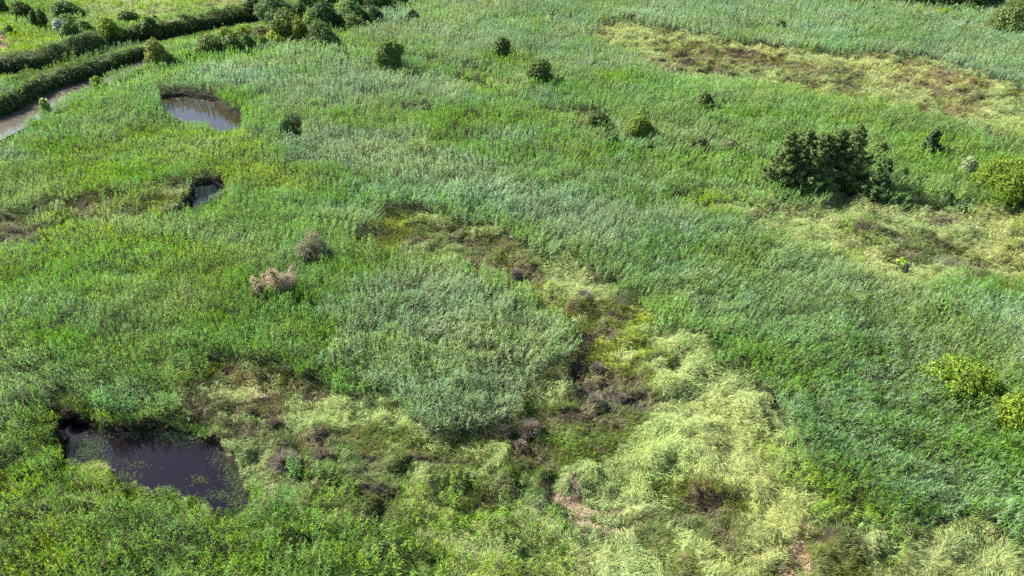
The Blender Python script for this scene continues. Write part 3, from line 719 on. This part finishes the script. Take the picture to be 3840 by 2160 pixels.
S += [
 (1550,68,48,28,(.05,.08,.03),'dark small shrub of the far pair near the top','shrub',lone),
 (1508,78,44,16,OL,'low olive shrub of the far pair near the top','shrub',lone),
 (1294,214,32,24,OL,'small dark shrub below the tree clump','shrub',lone),
 (1312,160,40,16,MD,'low green shrub right of the clump front','shrub',lone),
 (1090,230,42,20,(.20,.27,.06),'pale lime shrub below the tree clump','shrub',lone),
 (1277,229,20,10,YG,'tiny yellow shrub, left of a tiny pair','shrub',lone),
 (1331,229,24,9,YG,'tiny yellow shrub, right of a tiny pair','shrub',lone),
 (2923,104,40,28,OL,'small round shrub in the far bluish reeds','shrub',lone),
 (2643,396,62,46,(.06,.09,.024),'low dark shrub below the brown sedge ground','shrub',lone),
 (2253,464,70,42,(.065,.09,.028),'low dark shrub left of the yellow topped one','shrub',lone),
 (2300,545,58,38,(.07,.12,.035),'dark green shrub sunk in the reeds below the yellow topped one','shrub',lone),
]
right = 'shrubs of the scrubby ridge at the right'
S += [
 (1082,494,56,50,(.06,.115,.03),'dark green clump at the tiny pool right of the second pond','shrub',lone),
 (2599,530,70,26,OL,'low olive brown shrub right of the yellow topped one','shrub',right),
 (2632,545,56,32,(.07,.08,.035),'low dark shrub in the middle of the olive ridge','shrub',right),
 (2742,555,80,34,(.11,.12,.05),'low brown green shrub at the right end of the olive ridge','shrub',right),
 (2520,535,60,24,OL,'lowest olive shrub touching the yellow topped one','shrub',right),
 (3382,655,48,36,LG,'small grey green shrub right of the conifers','shrub',right),
 (3300,560,60,34,OL,'olive shrub just behind the leaning conifer','shrub',right),
 (3549,738,46,32,(.08,.13,.045),'dark shrub in the tall reeds right of the conifers','shrub',right),
 (3612,772,52,24,(.07,.12,.045),'low dark green shrub below the big yellow green bush','shrub',right),
 (3624,642,64,54,(.22,.26,.13),'pale blossoming shrub left of the big yellow green bush','shrub',right),
 (3378,986,42,26,(.22,.34,.04),'bright lime green shrub alone in the pale meadow','shrub',right),
 (3400,996,22,14,(.05,.07,.04),'tiny dark shrub touching the bright lime one','shrub',right),
 (3758,800,14,12,DK,'tiny dark speck of a bush in the pale meadow','shrub',right),
 (3450,48,66,22,YG,'yellow green bush, left of two under the far wood','shrub',right),
 (3534,54,84,20,YG,'yellow green bush, right of two under the far wood','shrub',right),
 (3580,42,28,20,OL,'small dark bush under the far wood','shrub',right),
]
for u, vb, w, h, col, label, cat, grp in S:
    small = w < 45
    hid = .35 if 'meadow' in label else (1.5 if h > 24 else 1.1); h = h * (.7 if 'pale meadow' in label else 1)
    gs = 1.22 if grp == far_left else 1.12
    broadleaf('shrub' if cat == 'shrub' else 'tree', u, vb, w * gs, h * gs * 1.12, col, label, cat, grp, hidden=hid, nl=5 if small else 9,
              parts=('foliage', 'stems') if cat == 'shrub' else ('crown', 'trunk'))
# silver shrubs
broadleaf('silver_shrub', 226, 116, 56, 46, SV, 'silver grey shrub among green bushes beyond the far bank', 'shrub', 'silver leaved shrubs', parts=('foliage', 'stems'), nl=8)
broadleaf('silver_shrub', 990, 78, 36, 44, SV, 'silver grey shrub at the left foot of the largest pale tree', 'shrub', 'silver leaved shrubs', parts=('foliage', 'stems'), nl=6)
# stand-alone trees
broadleaf('tree', 1463, 252, 90, 112, (.095,.140,.03), 'tall oval tree with a shadow, largest of the three lone trees', 'tree', 'three lone oval trees', nl=13, shape='upright', hidden=1.4)
broadleaf('tree', 1880, 202, 58, 70, (.075,.110,.03), 'smallest and farthest of the three lone oval trees', 'tree', 'three lone oval trees', nl=10, shape='upright', hidden=1.4)
broadleaf('tree', 2024, 300, 80, 88, (.085,.120,.03), 'rounded lone tree nearest the camera of the three', 'tree', 'three lone oval trees', nl=12, shape='upright', hidden=1.4)
broadleaf('shrub', 2396, 506, 104, 88, (.12,.165,.025), 'yellow topped shrub with a deep shadow on its right', 'shrub', lone, nl=10, hidden=1.2, parts=('foliage', 'stems'))
# right-hand bushes
broadleaf('shrub', 3600, 1446, 225, 128, (.120,.180,.020), 'large domed yellow green bush in the reeds near the right edge', 'shrub', 'yellow green bushes near the right edge', nl=24, hidden=1.3, parts=('foliage', 'stems'), dens=1.3, leaf=.085)
broadleaf('shrub', 3815, 1556, 175, 112, (.135,.190,.018), 'yellow green bush cut off by the right edge below the large one', 'shrub', 'yellow green bushes near the right edge', nl=18, hidden=1.3, parts=('foliage', 'stems'), dens=1.3, leaf=.085)
broadleaf('shrub', 3768, 1440, 56, 70, (.15,.17,.06), 'thin straggly sapling between the two yellow green bushes', 'shrub', 'yellow green bushes near the right edge', nl=6, openness=.5, shape='upright', parts=('foliage', 'stems'))
broadleaf('shrub', 3765, 706, 190, 138, (.115,.175,.020), 'big yellow green bush at the right edge beyond the pale meadow', 'shrub', 'yellow green bushes near the right edge', nl=20, hidden=1.3, parts=('foliage', 'stems'), dens=1.2)
broadleaf('shrub', 3850, 735, 110, 120, (.10,.11,.05), 'brownish bush behind the big yellow green bush at the right edge', 'shrub', right, nl=8, hidden=.9, parts=('foliage', 'stems'))
# far wood in the upper right corner
wood = 'trees of the far wood in the upper right corner'
for u, vb, w, h, col, lb in [(3240,6,110,60,DK,'dark tree at the left end of the far wood'),(3330,10,110,70,DK,'dark tree of the far wood, second from the left end'),
   (3420,14,110,70,MD,'greener tree in the middle of the far wood'),(3510,18,110,80,DK,'dark tree behind the yellow bushes of the far wood'),
   (3600,26,120,90,(.05,.085,.025),'dark tree of the far wood with the deepest shade'),(3690,30,120,95,DK,'dark tree of the far wood next to the big corner tree')]:
    broadleaf('tree', u, vb, w, h, col, lb, 'tree', wood, nl=10)
broadleaf('tree', 3810, 128, 190, 132, (.085,.125,.035), 'big olive tree filling the upper right corner', 'tree', wood, nl=14)
# conifers at the right
con = 'conifers of the dark stand'
for u, vb, w, h, pl, lb in [(2925,712,170,235,8,'leftmost conifer of the dark stand'),(2990,690,170,222,8,'conifer second from the left in the dark stand'),
   (3045,706,190,226,8,'conifer in the middle of the dark stand'),(3105,690,170,225,8,'conifer second from the right in the dark stand'),
   (3165,702,170,248,8,'rightmost and tallest conifer of the dark stand'), (3050,716,200,130,6,'low spreading conifer at the front foot of the dark stand')]:
    conifer('conifer', u, vb, w, h, CF if pl != 6 else (.085,.125,.038), lb, 'tree', con, plumes=pl, leaf=.105)
conifer('conifer', 3262, 742, 120, 165, (.075,.12,.038), 'small leaning conifer at the right foot of the dark stand', 'tree', plumes=6, lean=.25, leaf=.15)
conifer('conifer', 3476, 590, 84, 116, (.055,.095,.035), 'lone pointed conifer with a shadow right of the dark stand', 'tree', plumes=5, leaf=.15)
conifer('sapling', 3694, 512, 18, 44, (.05,.08,.035), 'thin dark sapling alone near the right edge', 'tree', plumes=3, leaf=.14)

# ------------------------------------------------------------------ feathery pink brown shrubs in the reeds
def feathery(u, vb, w, h, plumes, coltop, colbot, label):
    NTREE[0] += 1; rng = np.random.RandomState(70 + NTREE[0])
    px, py, dep, Wm, Hm = sizes(u, vb, w, h, .9)
    e = bpy.data.objects.new('feathery_shrub', None); COL.objects.link(e); e.location = (px, py, 0)
    tag(e, label, 'shrub', 'feathery faded shrubs in the reeds')
    Ct = []; Cb = []; segs = []
    for (fx, ft, fr) in plumes:
        for q in range(3):
            b0 = np.array([fx * Wm * .2, rng.uniform(-.1, .1) * Wm, .1]); top = np.array([fx * Wm * .5 + rng.uniform(-.08, .08) * Wm, rng.uniform(-.25, .25) * Wm, Hm * ft * rng.uniform(.85, 1)])
            segs.append((b0, top, .03, .008)); n = 850
            f = rng.uniform(.25, 1.02, n); r = fr * Wm * .5 * np.sin(np.clip(f, .05, .98) * math.pi * .92 + .12) ** .7
            p = b0 + (top - b0) * f[:, None] + rng.randn(n, 3) * (r * .42)[:, None]
            up = p[:, 2] > Hm * .52 * rng.uniform(.7, 1.3, n)
            Ct.append(p[up]); Cb.append(p[~up])
    for nm, Cc, col in (('flower_plumes', Ct, coltop), ('foliage', Cb, colbot)):
        C = np.concatenate(Cc); C = C[C[:, 2] > .1]; dv = C / (np.linalg.norm(C, axis=1, keepdims=True) + .01)
        leafcards(nm, C, dv, .065, col, .18, M_GRASS, e, rng, aspect=.4, nmix=.5)
    tubes('stems', segs, M_BARK, e, 4)
feathery(1178, 985, 125, 125, [(-.6,.75,.5),(-.2,.95,.6),(.1,1,.6),(.45,.8,.55),(.7,.55,.45),(-.35,.6,.6),(.3,.6,.6)], (.260,.250,.150), (.150,.185,.080), 'rounded grey brown feathery shrub in the green reeds')
feathery(1045, 1098, 160, 132, [(-.85,.72,.30),(-.45,.70,.32),(-.65,.5,.4),(.05,1,.34),(.25,.75,.4),(.62,.95,.30),(.5,.6,.4),(-.1,.55,.4)], (.430,.345,.230), (.250,.240,.125), 'pinkish feathery shrub with several plumes in the green reeds')

# ------------------------------------------------------------------ grey tussocks
def tussock(u, vb, w, h, col, label, n=None):
    NTREE[0] += 1; rng = np.random.RandomState(30 + NTREE[0])
    px, py, dep = base_of(u, vb, .15); ppm = FPX / dep; Rr = w / ppm * .5
    n = n or int(1000 + 700 * Rr)
    az = rng.uniform(0, 6.283, n); el = np.arcsin(rng.uniform(.05, 1, n))
    d0 = sph(az, el); L = Rr * rng.uniform(.75, 1.12, n)
    base = np.stack([np.cos(az) * Rr * .12 * rng.rand(n), np.sin(az) * Rr * .12 * rng.rand(n), .08 + .12 * rng.rand(n)], 1)
    V, lo, st, to = blades(base, d0, L, np.full(n, .028) * rng.uniform(.7, 1.3, n), np.full(n, .22), rng, .2)
    c = np.array(col) * rng.uniform(.6, 1.4, n)[:, None]
    k = rng.rand(n) < .18; c[k] = np.array([.12, .15, .05]) * rng.uniform(.7, 1.2, k.sum())[:, None]
    o = link('tussock', mesh_np('tussock', V, lo, st, to, M_GRASS, np.repeat(c, 5, axis=0))); o.location = (px, py, 0.35)
    return tag(o, label, 'tussock', 'grey brown sedge tussocks')
TB = (.30, .255, .22)
for a in [(1068,1752,112,80,TB,'large spiky grey tussock behind the palest lodged grass'),
          (1217,1735,84,60,(.19,.165,.12),'duller grey tussock right of the large spiky one'),
          (1983,1628,90,52,(.29,.235,.19),'pale pinkish grey tussock at the foot of the central reeds'),
          (1885,1640,74,36,(.20,.165,.13),'low brown tussock left of the pale pinkish grey one'),
          (272,1562,62,60,(.14,.115,.085),'dark tussock touching the upper left corner of the near pond'),
          (205,1552,66,44,(.15,.125,.085),'flatter dark tussock left of the one at the pond corner'),
          (12,1572,46,34,(.13,.10,.08),'dark tussock cut off by the left edge'),
          (2232,1525,66,40,(.27,.22,.17),'tan tussock on the olive ground beside the pale meadow'),
          (2330,1510,44,26,(.26,.21,.17),'small tan tussock at the rim of the pale meadow'),
          (1952,1686,48,28,(.27,.21,.18),'small pinkish tussock below the pale pinkish grey one'),
          (1936,1042,48,26,(.24,.20,.17),'small grey tussock high in the central gully'),
          (2190,1132,70,26,(.24,.20,.17),'wide flat grey tussock right of the pale swirl'),
          (2295,1190,44,26,(.21,.17,.14),'small brown tussock in the narrow part of the gully'),
          (1545,1738,40,26,(.20,.16,.13),'small brown tussock in the rough grass right of the near pond'),
          (1040,1612,60,30,(.17,.145,.10),'low brown tussock in the lodged grass above the large spiky one'),
          (2050,1790,44,26,(.25,.20,.15),'small tan tussock at the lower end of the gully'),
          (2240,1400,60,30,(.24,.20,.16),'tan tussock in the middle of the dark gully ground'),
          (415,1795,44,32,(.21,.18,.14),'small grey tussock on the lower shore of the near pond'),
          (300,1925,40,34,(.15,.11,.08),'small dark brown tussock in the lower left grass')]:
    tussock(*a)

# ------------------------------------------------------------------ white egret
def egret():
    px, py, dep = base_of(350, 126, 1.0)
    e = bpy.data.objects.new('egret', None); COL.objects.link(e); e.location = (px, py, 1.25)
    tag(e, 'white egret standing on low scrub beyond the far bank', 'bird')
    mw = mat_plain("white_feathers", (.80, .80, .76), .7); mk = mat_plain("dark_bill", (.08, .07, .05), .5)
    spine = [(-.42, -.02, .30, .02), (-.28, 0, .38, .085), (-.10, 0, .48, .13), (.06, 0, .58, .11), (.14, 0, .70, .045), (.10, 0, .82, .035), (.15, 0, .93, .035), (.23, 0, .97, .045), (.30, 0, .95, .02)]
    V = []; F = []; ns = 10
    for i, (a, b_, c, r) in enumerate(spine):
        p = np.array([a, b_, c]); nx_ = np.array(spine[min(i + 1, 8)][:3]) - np.array(spine[max(i - 1, 0)][:3]); nx_ = nx_ / np.linalg.norm(nx_)
        s1 = np.array([0, 1.0, 0]); s2 = np.cross(nx_, s1)
        for k in range(ns):
            t = 6.2832 * k / ns; V.append(p + r * (s1 * math.cos(t) + s2 * math.sin(t)))
    for i in range(8):
        for k in range(ns): F.append((i * ns + k, i * ns + (k + 1) % ns, (i + 1) * ns + (k + 1) % ns, (i + 1) * ns + k))
    F.append(tuple(range(ns))); F.append(tuple(8 * ns + k for k in range(ns)))
    me = bpy.data.meshes.new('body'); me.from_pydata([tuple(v) for v in V], [], F); me.materials.append(mw); link('body', me, e)
    tubes('bill', [((.30, 0, .95), (.44, 0, .92), .014, .003)], mk, e, 6)
    for sgn in (-1, 1): tubes('leg', [((-.06, .04 * sgn, .42), (-.02, .05 * sgn, .18), .014, .010), ((-.02, .05 * sgn, .18), (-.06, .05 * sgn, -.25), .010, .010), ((-.06, .05 * sgn, -.25), (.04, .05 * sgn, -.27), .008, .004)], mk, e, 6)
    e.rotation_euler = (0, 0, R(150)); e.scale = (1.1, 1.1, 1.1)
egret()
# pale driftwood scrap by the lodged grass
px, py, dep = base_of(996, 1497, .1)
o = tubes('driftwood', [((-.35, 0, .1), (0, .05, .16), .05, .06), ((0, .05, .16), (.35, -.02, .10), .06, .03), ((0, .05, .16), (-.12, .2, .26), .03, .012)], mat_plain("bleached_wood", (.62, .52, .46), .8, .3, 9), None, 7)
o.location = (px, py, .12); tag(o, 'bleached scrap of driftwood on the brown ground above the near pond', 'driftwood')
